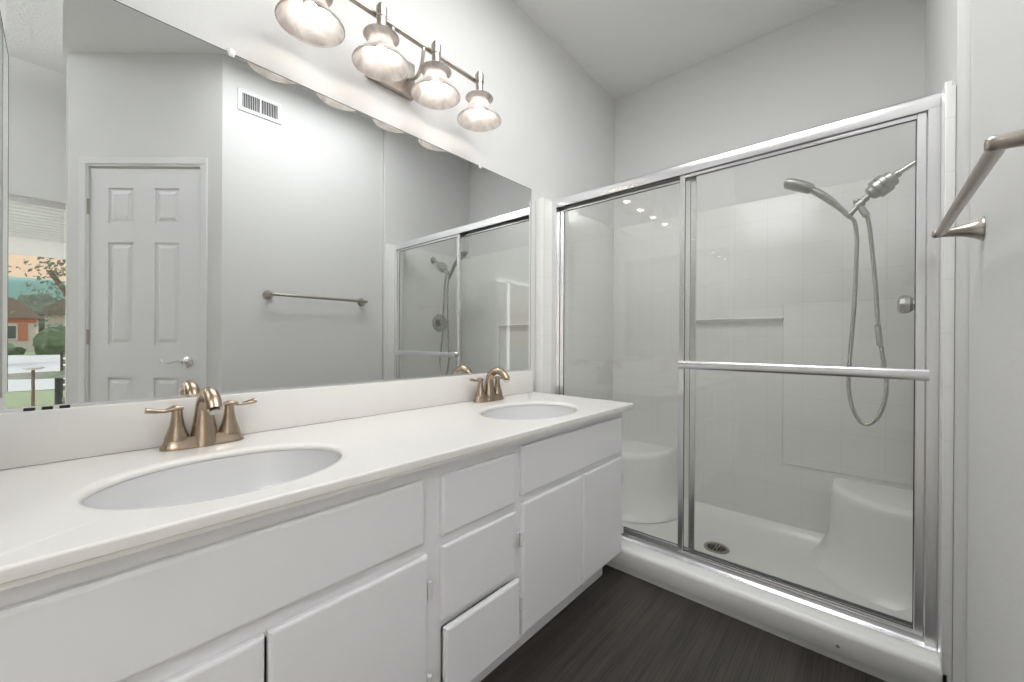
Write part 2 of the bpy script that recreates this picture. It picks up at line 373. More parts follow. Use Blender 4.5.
# ------------------------------------------------------------------ air vent on the south wall
vz0, vz1, vx0, vx1 = 2.435, 2.565, .705, .945
v = thing('air_vent', 'white louvred air vent high on the wall above the towel bar', 'vent', ((vx0+vx1)/2, YS, vz0))
bm = NB(); t0 = .022
for a in ((vx0, vx1, vz0, vz0+t0), (vx0, vx1, vz1-t0, vz1), (vx0, vx0+t0, vz0+t0, vz1-t0), (vx1-t0, vx1, vz0+t0, vz1-t0), (.820, .830, vz0+t0, vz1-t0)):
    box(bm, a[0], a[1], YS, YS+.007, a[2], a[3])
obj('frame', bm, 'trim', v)
obj('backing', box(NB(), vx0+.016, vx1-.016, YS+.0003, YS+.0015, vz0+.016, vz1-.016), 'black', v)
for k in range(20):
    x = vx0+t0+.006+k*(vx1-vx0-2*t0-.012)/19
    if abs(x-.825) < .008: continue
    t_ = Matrix.Translation((x, YS+.005, 0)) @ Matrix.Rotation(radians(35), 4, 'Z')
    obj('slat', box(NB(), -.0008, .0008, -.0035, .0035, vz0+t0-.002, vz1-t0+.002, mtx=t_), 'trim', v)

# ------------------------------------------------------------------ mirrors
MZ0, MZ1, MX0, MX1 = .893, 1.834, -.098, 1.633
mr = thing('vanity_mirror', 'large frameless wall mirror above the double vanity', 'mirror', ((MX0+MX1)/2, YM, MZ0))
obj('glass', box(NB(), MX0, MX1, YM-.006, YM-.001, MZ0, MZ1), 'mirror', mr, smooth=False)
bm = NB(); box(bm, MX1, MX1+.0018, YM-.0065, YM-.001, MZ0, MZ1); box(bm, MX0, MX1+.0018, YM-.0065, YM-.001, MZ1, MZ1+.0018)
obj('edge', bm, 'windowdark', mr)
bm = NB(); box(bm, MX0, MX1, YM-.010, YM-.0065, MZ0-.004, MZ0+.004)
obj('bottom_channel', bm, 'chrome', mr)
for x in (.311, 1.263):
    bm = NB(); lathe(bm, [(.0, 0), (.011, 0), (.011, .006), (.006, .009), (0, .009)], (x, YM-.0005, MZ1+.006), (0, -1, 0), 16); box(bm, x-.007, x+.007, YM-.010, YM-.0065, MZ1-.010, MZ1+.006, .001)
    obj('clip', bm, 'clip', mr)
for x in (-.045, -.02, .005):
    obj('clip', box(NB(), x-.008, x+.008, YM-.014, YM-.0065, MZ0-.004, MZ0+.002, .001), 'black', mr)
sm = thing('side_mirror', 'narrow frameless mirror on the wing wall left of the vanity', 'mirror', (-.105, 1.09, MZ0))
obj('glass', box(NB(), -.105, -.100, .857, YM-.007, MZ0, MZ1-.01), 'mirror', sm, smooth=False)
bm = NB(); box(bm, -.1055, -.0995, .855, .857, MZ0, MZ1-.01); box(bm, -.1055, -.0995, .855, YM-.007, MZ1-.010, MZ1-.008)
obj('edge', bm, 'windowdark', sm)

# ------------------------------------------------------------------ vanity cabinet
CX0, CX1 = -.100, 1.605; CZ0, CZ1 = .138, .742; CY = .790; FY = .775
vc = thing('vanity_cabinet', 'long white painted double vanity cabinet with slab doors and drawers', 'cabinet', ((CX0+CX1)/2, 1.05, 0))
body = NB()
box(body, CX0, CX0+.015, CY+.018, YM-.003, CZ0, CZ1-.002); box(body, CX1-.015, CX1, CY+.018, YM-.003, CZ0, CZ1-.002); box(body, CX0+.015, CX1-.015, CY+.018, YM-.003, CZ0, CZ0+.015)
box(body, CX0+.015, CX1-.015, YM-.010, YM-.003, CZ0+.015, CZ1-.002); box(body, .595, .61, CY+.018, YM-.01, CZ0+.015, CZ1-.002); box(body, .905, .92, CY+.018, YM-.01, CZ0+.015, CZ1-.002)     # carcass panels
xs = [CX0, -.085, .572, .632, .884, .934, 1.570, CX1]    # face frame stiles and rails
for a, b in ((CX0, -.080), (.568, .628), (.888, .932), (1.566, CX1)): box(body, a, b, CY, CY+.02, CZ0, CZ1-.002)
for a, b, zs in ((-.080, .568, ((.70, CZ1-.002), (.52, .575), (CZ0, .165))), (.628, .888, ((.70, CZ1-.002), (.535, .565), (.33, .36), (CZ0, .165))), (.932, 1.566, ((.70, CZ1-.002), (.54, .58), (CZ0, .165)))):
    for z0, z1 in zs: box(body, a, b, CY, CY+.02, z0, z1)
obj('body', body, 'cabinet', vc, smooth=False)
obj('toe_kick', box(NB(), CX0, CX1, CY+.09, CY+.105, 0, CZ0), 'cabinet', vc, smooth=False)
def front(name, x0, x1, z0, z1, y=FY, th=.0145, parent=vc, lab=None):
    bm = NB(); b = .007
    rg = []
    for yy, s in ((y+th, 0), (y+.004, 0), (y+.001, .003), (y, b)):
        rg.append([bm.verts.new((a, yy, z)) for a, z in ((x0+s, z0+s), (x1-s, z0+s), (x1-s, z1-s), (x0+s, z1-s))])
    for q in range(3):
        for k in range(4): bm.faces.new((rg[q][k], rg[q][(k+1) % 4], rg[q+1][(k+1) % 4], rg[q+1][k]))
    bm.faces.new(rg[0][::-1]); bm.faces.new(rg[3])
    o = obj(name, bm, 'cabinet', parent, smooth=False)
    if lab: o['label'] = lab
    return o
def hinges(door, x, zs):
    for z in zs:
        bm = NB(); tube(bm, [(x, FY+.002, z-.022), (x, FY+.002, z+.022)], .006, 8); box(bm, x-.009, x+.006, FY+.009, FY+.0145, z-.02, z+.02, .001)
        obj('hinge', bm, 'vinyl_hinge', door)
front('false_front', -.080, .567, .562, .713); front('false_front', .926, 1.575, .573, .722)
d = front('door', -.088, .2345, .150, .529); hinges(d, -.093, (.22, .46))
d = front('door', .2410, .578, .150, .532); hinges(d, .585, (.22, .445))
d = front('door', .928, 1.266, .150, .551); hinges(d, .922, (.25, .445))
d = front('door', 1.272, 1.577, .150, .552); hinges(d, 1.584, (.25, .46))
front('drawer', .621, .894, .561, .710); front('drawer', .622, .895, .353, .537)
dr = front('drawer', .626, .903, .155, .336, y=FY-.011, lab='bottom drawer left slightly open')
bm = NB()
box(bm, .645, .655, FY-.003, FY+.35, .19, .30); box(bm, .870, .880, FY-.003, FY+.35, .19, .30); box(bm, .645, .880, FY-.003, FY+.35, .185, .192)
obj('drawer_box', bm, 'cabinet', dr, smooth=False)
# ------------------------------------------------------------------ countertop with two oval openings
TZ = .774; TY0, TX0, TX1 = .756, -.100, 1.646; TB = .745
SINKS = [(.238, .985), (1.217, .985)]; SA, SB = .216, .160
def ctop():
    bm = NB(); N = 96
    mid = (SINKS[0][0]+SINKS[1][0])/2
    e = .004
    for (cx, cy), x0, x1 in ((SINKS[0], TX0, mid), (SINKS[1], mid, TX1)):
        y0, y1 = TY0+e, YM-.002
        X1 = x1-e if x1 == TX1 else x1
        corners = [math.atan2(y-cy, x-cx) % (2*pi) for x in (x0, X1) for y in (y0, y1)]
        angs = sorted(set([2*pi*k/N for k in range(N)] + corners))
        o, i, i2, i3 = [], [], [], []
        for a in angs:
            c, s = cos(a), sin(a)
            t = min([(X1-cx)/c if c > 1e-9 else 1e9, (x0-cx)/c if c < -1e-9 else 1e9, (y1-cy)/s if s > 1e-9 else 1e9, (y0-cy)/s if s < -1e-9 else 1e9])
            o.append(bm.verts.new((cx+c*t, cy+s*t, TZ)))
            k = 1/sqrt((c/SA)**2+(s/SB)**2)
            def el(ex, z): 
                kk = 1/sqrt((c/(SA+ex))**2+(s/(SB+ex))**2); return bm.verts.new((cx+c*kk, cy+s*kk, z))
            i.append([el(.020, TZ), el(.014, TZ-.0006), el(.006, TZ-.002), el(.001, TZ-.005), el(0, TZ-.010), el(.001, TZ-.014)])
        n = len(angs)
        for k in range(n):
            k2 = (k+1) % n
            bm.faces.new((o[k], o[k2], i[k2][0], i[k][0]))
            for q in range(5): bm.faces.new((i[k][q], i[k2][q], i[k2][q+1], i[k][q+1]))
    # rounded front and right edge: profile swept along front then right side
    prof = [(e, TZ), (e*.5, TZ-.001), (e*.12, TZ-.0025), (0, TZ-.005), (0, TB+.0100), (.001, TB+.009), (.005, TB+.008), (.005, TB), (.03, TB)]
    ends = []
    for q in prof:
        ends.append([bm.verts.new((TX0, TY0+q[0], q[1])), bm.verts.new((TX1-q[0], TY0+q[0], q[1])), bm.verts.new((TX1-q[0], YM-.002, q[1]))])
    for q in range(len(prof)-1):
        for k in range(2): bm.faces.new((ends[q][k], ends[q][k+1], ends[q+1][k+1], ends[q+1][k]))
    bmesh.ops.remove_doubles(bm, verts=bm.verts[:], dist=1e-5)
    return bm
ct = obj('countertop', ctop(), 'counter', ang=50)
wn_ = ct.modifiers.new('weighted', 'WEIGHTED_NORMAL'); wn_.keep_sharp = True
tag(ct, 'off-white cultured marble countertop with two oval basins on the white vanity', 'countertop')
bs = obj('backsplash', box(NB(), TX0, 1.633, YM-.022, YM-.001, TZ+.0005, .889, .003), 'counter')
tag(bs, 'low off-white backsplash between countertop and large mirror', 'backsplash')
for k, ((cx, cy), lab) in enumerate(zip(SINKS, ('white oval basin in the near, left half of the countertop', 'white oval basin at the shower end of the countertop'))):
    s = thing('sink', lab, 'sink', (cx, cy, TB-.15), 'oval basins of the double vanity')
    bm = NB(); n = 64; rings = []
    for f, z in ((1.025, .0145), (1.012, .014), (1.0, .004), (.96, -.03), (.88, -.062), (.76, -.092), (.60, -.112), (.42, -.124), (.25, -.130), (.10, -.133)):
        rings.append([bm.verts.new((cx+SA*f*cos(2*pi*q/n), cy+.01*(1-f)+SB*f*sin(2*pi*q/n), TB+z)) for q in range(n)])
    for a in range(len(rings)-1):
        for q in range(n): bm.faces.new((rings[a][q], rings[a][(q+1) % n], rings[a+1][(q+1) % n], rings[a+1][q]))
    bo = obj('bowl', bm, 'basin', s); md = bo.modifiers.new('thick', 'SOLIDIFY'); md.thickness = .006; md.offset = -1
    bm = NB(); lathe(bm, [(0, .0), (.022, .0), (.027, .003), (.031, .001), (.031, -.004), (0, -.006)], (cx, cy+.009, TB-.130), n=28)
    obj('drain', bm, 'champagne', s)

# ------------------------------------------------------------------ faucets
def faucet(cx, cy, lab):
    t = thing('bathroom_faucet', lab, 'faucet', (cx, cy, TZ), 'bronze faucets on the countertop')
    z0 = TZ+.0008
    # oval flared base plate
    bm = NB(); n = 40; rings = []
    for f, z in ((1.0, 0), (1.0, .003), (.965, .008), (.925, .016), (.895, .024), (.885, .027)):
        rr = []
        for q in range(n):
            a = 2*pi*q/n; c, s_ = cos(a), sin(a)
            rr.append(bm.verts.new((cx + .086*f*math.copysign(abs(c)**.55, c), cy + .029*f*math.copysign(abs(s_)**.75, s_)*(1 if f > .99 else 1-.25*(z/.027)), z0+z)))
        rings.append(rr)
    for a in range(len(rings)-1):
        for q in range(n): bm.faces.new((rings[a][q], rings[a][(q+1) % n], rings[a+1][(q+1) % n], rings[a+1][q]))
    bm.faces.new(rings[0][::-1]); bm.faces.new(rings[-1])
    obj('base_plate', bm, 'champagne', t)
    # arching spout, wide flat foot narrowing then turning down over the basin
    cps = [(0, -.002, 0, .034), (0, -.002, .03, .028), (0, -.001, .065, .0225), (0, -.004, .098, .0190), (0, -.022, .125, .0172), (0, -.055, .135, .0168), (0, -.088, .122, .0162), (0, -.108, .100, .0158)]
    sp_ = spline(cps, 6)
    bm = NB(); tube(bm, [(cx+p[0], cy+p[1], z0+p[2]) for p in sp_], [p[3] for p in sp_], 20, [.92]*len(sp_), up=(0, 1, 0))
    spout = obj('spout', bm, 'champagne', t, ang=60)
    bm = NB(); lathe(bm, [(0, .0), (.0105, .0), (.0115, -.004), (0, -.006)], (cx, cy-.1095, z0+.0975), (0, .64, .77), 16)
    obj('aerator', bm, 'pipe', spout)
    for sgn in (-1, 1):
        hx = cx+sgn*.0535
        bm = NB(); lathe(bm, [(0, .022), (.0245, .022), (.0235, .028), (.0190, .042), (.0145, .058), (.0118, .074), (.0105, .088), (.0115, .094), (0, .096)], (hx, cy, z0), n=28)
        h = obj('handle_base', bm, 'champagne', t)
        lp = spline([(hx-sgn*.012, cy, z0+.097, .0085), (hx+sgn*.004, cy, z0+.0985, .0125), (hx+sgn*.022, cy-.002, z0+.094, .0085), (hx+sgn*.038, cy-.004, z0+.0955, .0095), (hx+sgn*.054, cy-.006, z0+.099, .0120), (hx+sgn*.059, cy-.006, z0+.1, .0115)], 5)
        bm = NB(); tube(bm, [p[:3] for p in lp], [p[3] for p in lp], 14, .55, up=(0, 0, 1))
        obj('lever', bm, 'champagne', h, ang=60)
    bm = NB(); tube(bm, [(cx, cy+.024, z0+.02), (cx, cy+.024, z0+.058)], .0025, 8); sphere(bm, (cx, cy+.024, z0+.062), .006, 2)
    obj('lift_rod', bm, 'champagne', t)
    return t
faucet(.2415, 1.262, 'brushed bronze two-handle faucet behind the near, left basin')
faucet(1.267, 1.262, 'brushed bronze two-handle faucet behind the basin nearest the shower')

# ------------------------------------------------------------------ vanity light
LX = [.47, .69, .91, 1.13]; LY = 1.19; RZ = 1.938; BZ = 2.108
vl = thing('vanity_light', 'four-shade brushed nickel bath light bar with alabaster bell shades', 'wall light', (.80, YM, 1.96))
obj('backplate', box(NB(), .715, .90, YM-.026, YM-.001, 1.966, 2.10, .006), 'nickel', vl)
for x in (.745, .870):
    a = spline([(x, YM-.024, 2.03), (x, YM-.075, 2.015), (x, YM-.105, 2.04), (x, LY+.022, 2.085), (x, LY+.022, BZ)], 6)
    bm = NB(); tube(bm, a, .0065, 10); obj('arm', bm, 'nickel', vl)
bm = NB(); tube(bm, [(LX[0]-.03, LY+.022, BZ), (LX[3]+.005, LY+.022, BZ)], .0085, 14); obj('bar', bm, 'nickel', vl)
for x in LX:
    bm = NB(); lathe(bm, [(0, .118), (.010, .116), (.013, .112), (.013, .105), (.0175, .104), (.0175, .072), (.0155, .070), (.0155, .026), (.021, .020), (.021, .010), (0, .010)], (x, LY, RZ+.081), n=24)
    tube(bm, [(x, LY, BZ), (x, LY+.022, BZ)], .007, 10)
    obj('socket', bm, 'nickel', vl)
    prof = [(.086, 0), (.0885, .0015), (.0860, .006), (.077, .015), (.067, .026), (.057, .037), (.049, .048), (.043, .060), (.038, .071), (.0355, .078), (.040, .083), (.050, .087), (.055, .091), (.051, .0935), (.036, .0925), (.020, .092)]
    bm = NB(); lathe(bm, prof, (x, LY, RZ), n=40)
    sh = obj('glass_shade', bm, 'shade', vl, ang=80); md = sh.modifiers.new('thick', 'SOLIDIFY'); md.thickness = .003; md.offset = 0
    bm = NB(); lathe(bm, [(0, .010), (.009, .0115), (.0175, .018), (.0215, .028), (.0215, .038), (.017, .052), (.012, .062)], (x, LY, RZ), n=20)
    obj('bulb', bm, 'bulb', vl)

# ------------------------------------------------------------------ added fill fixtures, unseen: bathroom panel, bedroom bowl
clt = thing('added_fill_panel', 'added white framed fill-light panel on the bathroom ceiling, out of view', 'ceiling light', (.95, .44, 2.69))
bm = NB()
for a in ((.33, .365, 0, .88), (1.535, 1.57, 0, .88), (.365, 1.535, 0, .035), (.365, 1.535, .845, .88)): box(bm, a[0], a[1], a[2], a[3], 2.69, ZC-.001)
obj('frame', bm, 'trim', clt, smooth=False)
obj('tray', box(NB(), .365, 1.535, .035, .845, ZC-.008, ZC-.001), 'trim', clt, smooth=False)
lx, ly, lz, zc_ = -1.4, -1.0, 2.66, ZB  # invented bowl that houses the bedroom uplight fill
clt = thing('added_fill_bowl', 'added shallow white fill-light bowl under the textured bedroom ceiling, out of view', 'ceiling lamp', (lx, ly, lz))
bm = NB(); lathe(bm, [(0, .0), (.08, .004), (.14, .022), (.185, .052), (.205, .085), (.199, .085), (.178, .055), (.135, .030), (.08, .012), (0, .008)], (lx, ly, lz), n=40); obj('bowl', bm, 'trim', clt)
bm = NB(); tube(bm, [(lx, ly, lz+.005), (lx, ly, zc_-.02)], .008, 12); obj('stem', bm, 'nickel', clt)
bm = NB(); lathe(bm, [(0, 0), (.055, .003), (.06, .012), (.06, .025), (0, .025)], (lx, ly, zc_-.027), n=28); obj('canopy', bm, 'nickel', clt)

# ------------------------------------------------------------------ towel bar on the south wall
TBZ = 1.324; tx0, tx1, ty = .872, 1.500, -.137
tb = thing('towel_bar', 'brushed nickel towel bar on the wall right of the shower', 'towel bar', ((tx0+tx1)/2, YS, TBZ))
bm = NB(); tube(bm, [(tx0, ty, TBZ), (tx1, ty, TBZ)], .0105, 18, .9); obj('bar', bm, 'nickel', tb)
for x, s in ((tx0, -1), (tx1, 1)):
    bm = NB()
    pf = spline([(.030, 0), (.029, .004), (.0225, .014), (.0155, .032), (.0120, .050), (.0108, .064), (.0106, .074)], 4)
    lathe(bm, [(0, 0)] + [(a, b) for a, b in pf] + [(.011, .082), (.007, .087), (0, .088)], (x, YS+.0005, TBZ), (0, 1, 0), 28)
    obj('post', bm, 'nickel', tb, ang=60)

# ------------------------------------------------------------------ shower surround
ss = thing('shower_surround', 'white moulded fibreglass shower surround with square tile pattern and corner seats', 'shower surround', (2.1, .55, 0))
SZ = 1.795
obj('back_panel', box(NB(), 2.455, XB-.003, YR-.018, YM-.003, .03, SZ, .008), 'tile_y', ss)
obj('left_panel', box(NB(), XF+.012, 2.455, YL, YM-.003, .03, SZ, .004), 'tile_x', ss)
obj('right_panel', box(NB(), XF+.012, 2.455, -.178, YR, .03, SZ, .004), 'tile_x', ss)
bm = NB(); box(bm, XF, XF+.012, YL, YM-.003, 0, SZ, .003); obj('front_flange', bm, 'tile_y', ss)
bm = NB(); box(bm, XF, XF+.012, -.183, YR, .0, SZ-.02, .003); 
obj('front_flange', bm, 'tile_y', ss)
# coved corners, seats and the base pan
def seat(cy, sgn, ly, lx):
    # quarter-oval corner seat: corner at (2.455, cy), extends ly along y (sgn) and lx along -x
    bm = NB(); n = 20; rings = []
    for ex, z in ((.07, .048), (.045, .07), (.022, .11), (.010, .18), (.003, .28), (0, .365), (-.004, .388), (-.016, .398), (-.05, .400)):
        ring = [bm.verts.new((2.456, cy, z))]
        for k in range(n+1):
            a = (pi/2)*k/n
            c, s_ = cos(a)**.75 if cos(a) > 1e-9 else 0, sin(a)**.75
            ring.append(bm.verts.new((2.456-(lx+ex)*c, cy+sgn*(ly+ex)*s_, z)))
        rings.append(ring)
    m = len(rings[0])
    for a in range(len(rings)-1):
        for q in range(m): bm.faces.new((rings[a][q], rings[a][(q+1) % m], rings[a+1][(q+1) % m], rings[a+1][q]))
    bm.faces.new(rings[0][::-1]); bm.faces.new(rings[-1]); return bm
o = obj('corner_seat', seat(YR-.001, 1, .29, .34), 'acrylic', ss, ang=60)
o = obj('corner_seat', seat(YL+.001, -1, .42, .36), 'acrylic', ss, ang=60)
bm = NB(); tube(bm, [(2.452, .330, 1.166), (2.436, .34, 1.166), (2.432, .36, 1.166), (2.432, .72, 1.166), (2.436, .74, 1.166), (2.452, .75, 1.166)], .011, 12, .8)
obj('washcloth_ledge', bm, 'acrylic', ss)
bm = NB(); box(bm, 2.447, 2.456, -.155, .325, .42, 1.235, .006); obj('raised_panel', bm, 'tile_y', ss)
# pan
bm = NB(); n = 24
def rrect(x0, x1, y0, y1, r, z, k=6):
    v = []
    for cx, cy, a0 in ((x1-r, y1-r, 0), (x0+r, y1-r, pi/2), (x0+r, y0+r, pi), (x1-r, y0+r, 3*pi/2)):
        for q in range(k+1):
            a = a0+(pi/2)*q/k; v.append((cx+r*cos(a), cy+r*sin(a), z))
    return v
CZ = .113
L_ = [rrect(XF+.012, 2.456, YR-.016, YL+.016, .004, 0), rrect(XF+.0035, 2.456, YR-.016, YL+.016, .004, .03), rrect(XF, 2.456, YR-.016, YL+.016, .004, .034), rrect(XF, 2.456, YR-.016, YL+.016, .004, CZ-.022), rrect(XF, 2.456, YR-.016, YL+.016, .004, CZ-.018), rrect(XF+.003, 2.456, YR-.016, YL+.016, .006, CZ-.008), rrect(XF+.012, 2.455, YR-.016, YL+.016, .006, CZ-.001),
      rrect(XF+.022, 2.454, YR-.014, YL+.014, .006, CZ), rrect(XD+.055, 2.452, YR+.004, YL-.004, .05, CZ), rrect(XD+.070, 2.448, YR+.012, YL-.012, .06, CZ-.008), rrect(XD+.085, 2.43, YR+.03, YL-.03, .07, .070), rrect(XD+.12, 2.38, YR+.08, YL-.08, .10, .050), rrect(2.05, 2.20, .45, .65, .07, .040)]
rings = [[bm.verts.new(p) for p in r] for r in L_]
m = len(rings[0])
for a in range(len(rings)-1):
    for q in range(m): bm.faces.new((rings[a][q], rings[a][(q+1) % m], rings[a+1][(q+1) % m], rings[a+1][q]))
bm.faces.new(rings[0][::-1]); bm.faces.new(rings[-1])
obj('base_pan', bm, 'acrylic', ss, ang=50)
bm = NB(); lathe(bm, [(0, .003), (.005, .003), (.006, 0), (0, 0)], (XF+.001, .068, .055), (-1, 0, 0), 14); obj('curb_screw', bm, 'nickel', ss)
# drain
dn = thing('shower_drain', 'round stainless shower drain grate in the white shower floor', 'drain', (2.115, .545, .040))
bm = NB(); lathe(bm, [(.0, .001), (.040, .001), (.046, .005), (.054, .0045), (.056, .001), (.056, -.001), (0, -.001)], (2.115, .545, .0405), n=36); obj('flange', bm, 'nickel', dn)
for r_, cnt in ((.034, 14), (.018, 8)):
    for k in range(cnt):
        a = 2*pi*k/cnt; t_ = Matrix.Translation((2.115+r_*cos(a), .545+r_*sin(a), .0422)) @ Matrix.Rotation(a, 4, 'Z')
        obj('slot', box(NB(), -.0065, .0065, -.0025, .0025, -.0005, .0012, mtx=t_), 'black', dn)

# ------------------------------------------------------------------ shower frame and sliding doors
sf = thing('shower_enclosure', 'bright aluminium frame of the shower opening with header and bottom track', 'shower frame', (XD, .55, CZ))
HZ = 1.803; FB = CZ+.001
def rail_y(bm, prof, y0, y1):   # extrude an x-z outline along y
    a = [bm.verts.new((p[0], y0, p[1])) for p in prof]; b = [bm.verts.new((p[0], y1, p[1])) for p in prof]; n = len(prof)
    for k in range(n): bm.faces.new((a[k], a[(k+1) % n], b[(k+1) % n], b[k]))
    bm.faces.new(a[::-1]); bm.faces.new(b); return bm
arc = [(XD-.012+.018*(1-cos(t)), HZ-.018+.018*sin(t)) for t in [i*pi/16 for i in range(9)]]
bm = NB(); rail_y(bm, [(XD-.012, HZ-.050), (XD-.014, HZ-.030)] + arc + [(XD+.05, HZ), (XD+.052, HZ-.050), (XD+.046, HZ-.050), (XD+.046, HZ-.012), (XD+.020, HZ-.012), (XD+.020, HZ-.040), (XD+.016, HZ-.040), (XD+.016, HZ-.012), (XD-.006, HZ-.012), (XD-.006, HZ-.050)], YR+.001, YL-.001)
obj('header', bm, 'chrome', sf, ang=30)
bm = NB(); rail_y(bm, [(XD-.022, FB), (XD-.022, FB+.004), (XD-.006, FB+.010), (XD-.004, FB+.026), (XD-.001, FB+.026), (XD+.001, FB+.010), (XD+.018, FB+.010), (XD+.019, FB+.022), (XD+.022, FB+.022), (XD+.023, FB+.010), (XD+.042, FB+.012), (XD+.044, FB+.034), (XD+.050, FB+.034), (XD+.050, FB)], YR+.001, YL-.001)
obj('bottom_track', bm, 'chrome', sf, ang=30)
for y0, y1 in ((YR+.001, YR+.028), (YL-.028, YL-.001)):
    bm = NB(); box(bm, XD-.012, XD+.050, y0, y1, FB, HZ-.049, .0012, 1); obj('wall_jamb', bm, 'chrome', sf, ang=20)
def sdoor(name, lab, xc, y0, y1, bar):
    t = thing(name, lab, 'shower door', (xc, (y0+y1)/2, FB+.012))
    z0, z1 = FB+.016, HZ-.044; w_ = .022; h = .008
    obj('glass_panel', box(NB(), xc-.003, xc+.003, y0+.012, y1-.012, z0+.012, z1-.010), 'glass', t, smooth=False)
    for a, b in ((y0, y0+w_), (y1-w_, y1)):
        obj('stile', box(NB(), xc-h, xc+h, a, b, z0, z1, .0018, 1), 'chrome', t, ang=20)
    for a, b in ((z0, z0+.022), (z1-.022, z1)):
        obj('rail', box(NB(), xc-h*.95, xc+h*.95, y0+w_-.001, y1-w_+.001, a, b, .003), 'chrome', t)
    bm = NB()
    for a in (y0+w_, y1-w_-.0025): box(bm, xc-.0045, xc-.0032, a, a+.0025, z0+.022, z1-.022)
    for a in (z0+.022, z1-.0245): box(bm, xc-.0045, xc-.0032, y0+w_, y1-w_, a, a+.0025)
    obj('seal', bm, 'chrome_dark', t)
    if bar:
        zb = .944
        bm = NB()
        a = [(xc-h, y0+.022, zb), (xc-.022, y0+.022, zb), (xc-.030, y0+.026, zb), (xc-.034, y0+.042, zb), (xc-.034, y1-.055, zb), (xc-.030, y1-.040, zb), (xc-.022, y1-.034, zb), (xc-h, y1-.014, zb)]
        a = spline(a, 4); tube(bm, a, .0165, 12, .30, up=(1, 0, 0))
        obj('towel_bar', bm, 'chrome', t, ang=60)
    return t
YC = .588
od = sdoor('sliding_door', 'right sliding glass shower door with towel bar across it', XD+.006, -.132, YC+.020, True)
idr = sdoor('sliding_door', 'left sliding glass shower door running behind the other one', XD+.033, YC-.040, YL-.030, False)
# ------------------------------------------------------------------ shower head assembly
SX = 2.13
sh = thing('hand_shower', 'handheld shower on a chrome arm with inline filter and looping metal hose', 'shower head', (SX, YR, 1.74))
bm = NB(); lathe(bm, [(0, 0), (.030, 0), (.030, .003), (.018, .008), (.011, .010), (0, .010)], (SX, YR+.0005, 1.727), (0, 1, 0), 24); obj('escutcheon', bm, 'pipe', sh)
p = spline([(SX, YR+.004, 1.727), (SX, -.145, 1.726), (SX, -.126, 1.718), (SX, -.104, 1.705), (SX, -.084, 1.692)], 6)
bm = NB(); tube(bm, p, .0095, 14); obj('arm', bm, 'pipe', sh)
fa = Vector((SX, -.086, 1.694)); fdir = Vector((0, .79, -.61)).normalized()
bm = NB(); lathe(bm, [(0, 0), (.014, 0), (.014, .012), (.011, .014), (.011, .017), (.025, .019), (.031, .024), (.032, .040), (.0385, .044), (.0395, .060), (.0385, .062), (.0360, .063), (.0360, .068), (.0385, .069), (.0385, .082), (.037, .085), (.029, .089), (.027, .103), (.020, .108), (0, .109)], fa, fdir, 24)
fl = obj('filter', bm, 'plastic', sh, ang=25)
bm = NB(); lathe(bm, [(.0355, .062), (.0380, .063), (.0380, .068), (.0355, .069)], fa, fdir, 28); obj('filter_ring', bm, 'pipe', fl)
j = fa + fdir*.107
k = Vector((SX, .029, 1.597))
bm = NB(); tube(bm, [j, k], .0095, 12); tube(bm, [j+(k-j)*.25, j+(k-j)*.6], .0130, 12)
tube(bm, [k-fdir*.014, k+fdir*.012], .0155, 12)
sphere(bm, k+Vector((0, .008, .014)), .0125, 2)
c_ = Vector((SX-.004, .060, 1.560))
tube(bm, [k, k+(c_-k)*.5, c_], [.0115, .0095, .0125], 12)
tube(bm, [k+Vector((0, -.002, -.004)), (SX, .018, 1.570), (SX, .006, 1.546)], [.009, .0125, .0120], 12)
obj('diverter', bm, 'plastic', sh)
# handset: from the cradle up and outwards to the spray face
hs = spline([(SX-.004, .057, 1.550, .0110), (SX-.006, .087, 1.590, .0115), (SX-.010, .122, 1.632, .0155), (SX-.014, .157, 1.668, .0165), (SX-.016, .187, 1.692, .0150)], 6)
bm = NB(); tube(bm, [q[:3] for q in hs], [q[3] for q in hs], 16, .9)
hd_ = obj('handset', bm, 'pipe', sh, ang=50)
hx_ = [(SX-.015, .180, 1.688, .018), (SX-.016, .187, 1.694, .027), (SX-.018, .215, 1.711, .033), (SX-.019, .247, 1.727, .036), (SX-.020, .270, 1.736, .035), (SX-.020, .275, 1.738, .030)]
bm = NB(); tube(bm, [q[:3] for q in hx_], [q[3] for q in hx_], 18, [.9, .78, .70, .62, .56, .5]); obj('head', bm, 'plastic', hd_, ang=50)
bm = NB(); lathe(bm, [(0, .004), (.022, .004), (.026, 0), (.025, -.006), (0, -.006)], (SX-.022, .246, 1.712), (-.15, .42, -.9), 24); obj('spray_face', bm, 'face', hd_)
# hose loop
hp = spline([(SX-.004, .058, 1.550), (SX-.002, .044, 1.530), (SX, .036, 1.470), (SX, .036, 1.400), (SX, .043, 1.177), (SX, .058, .900), (SX-.01, .048, .790), (SX-.015, .022, .728), (SX-.016, -.006, .722), (SX-.014, -.036, .765), (SX-.008, -.055, .86), (SX, -.048, .95), (SX, -.030, 1.10), (SX, -.022, 1.25), (SX, -.010, 1.41), (SX, -.002, 1.50), (SX, .006, 1.548)], 14)
bm = NB(); rr_ = [.0070 + .0006*(i % 2) for i in range(len(hp))]
tube(bm, hp, rr_, 10); obj('hose', bm, 'pipe', sh, ang=60)
bm = NB(); tube(bm, [(SX, -.035, 1.03), (SX, -.028, 1.11)], .0098, 12); obj('hose_coupling', bm, 'plastic', sh)
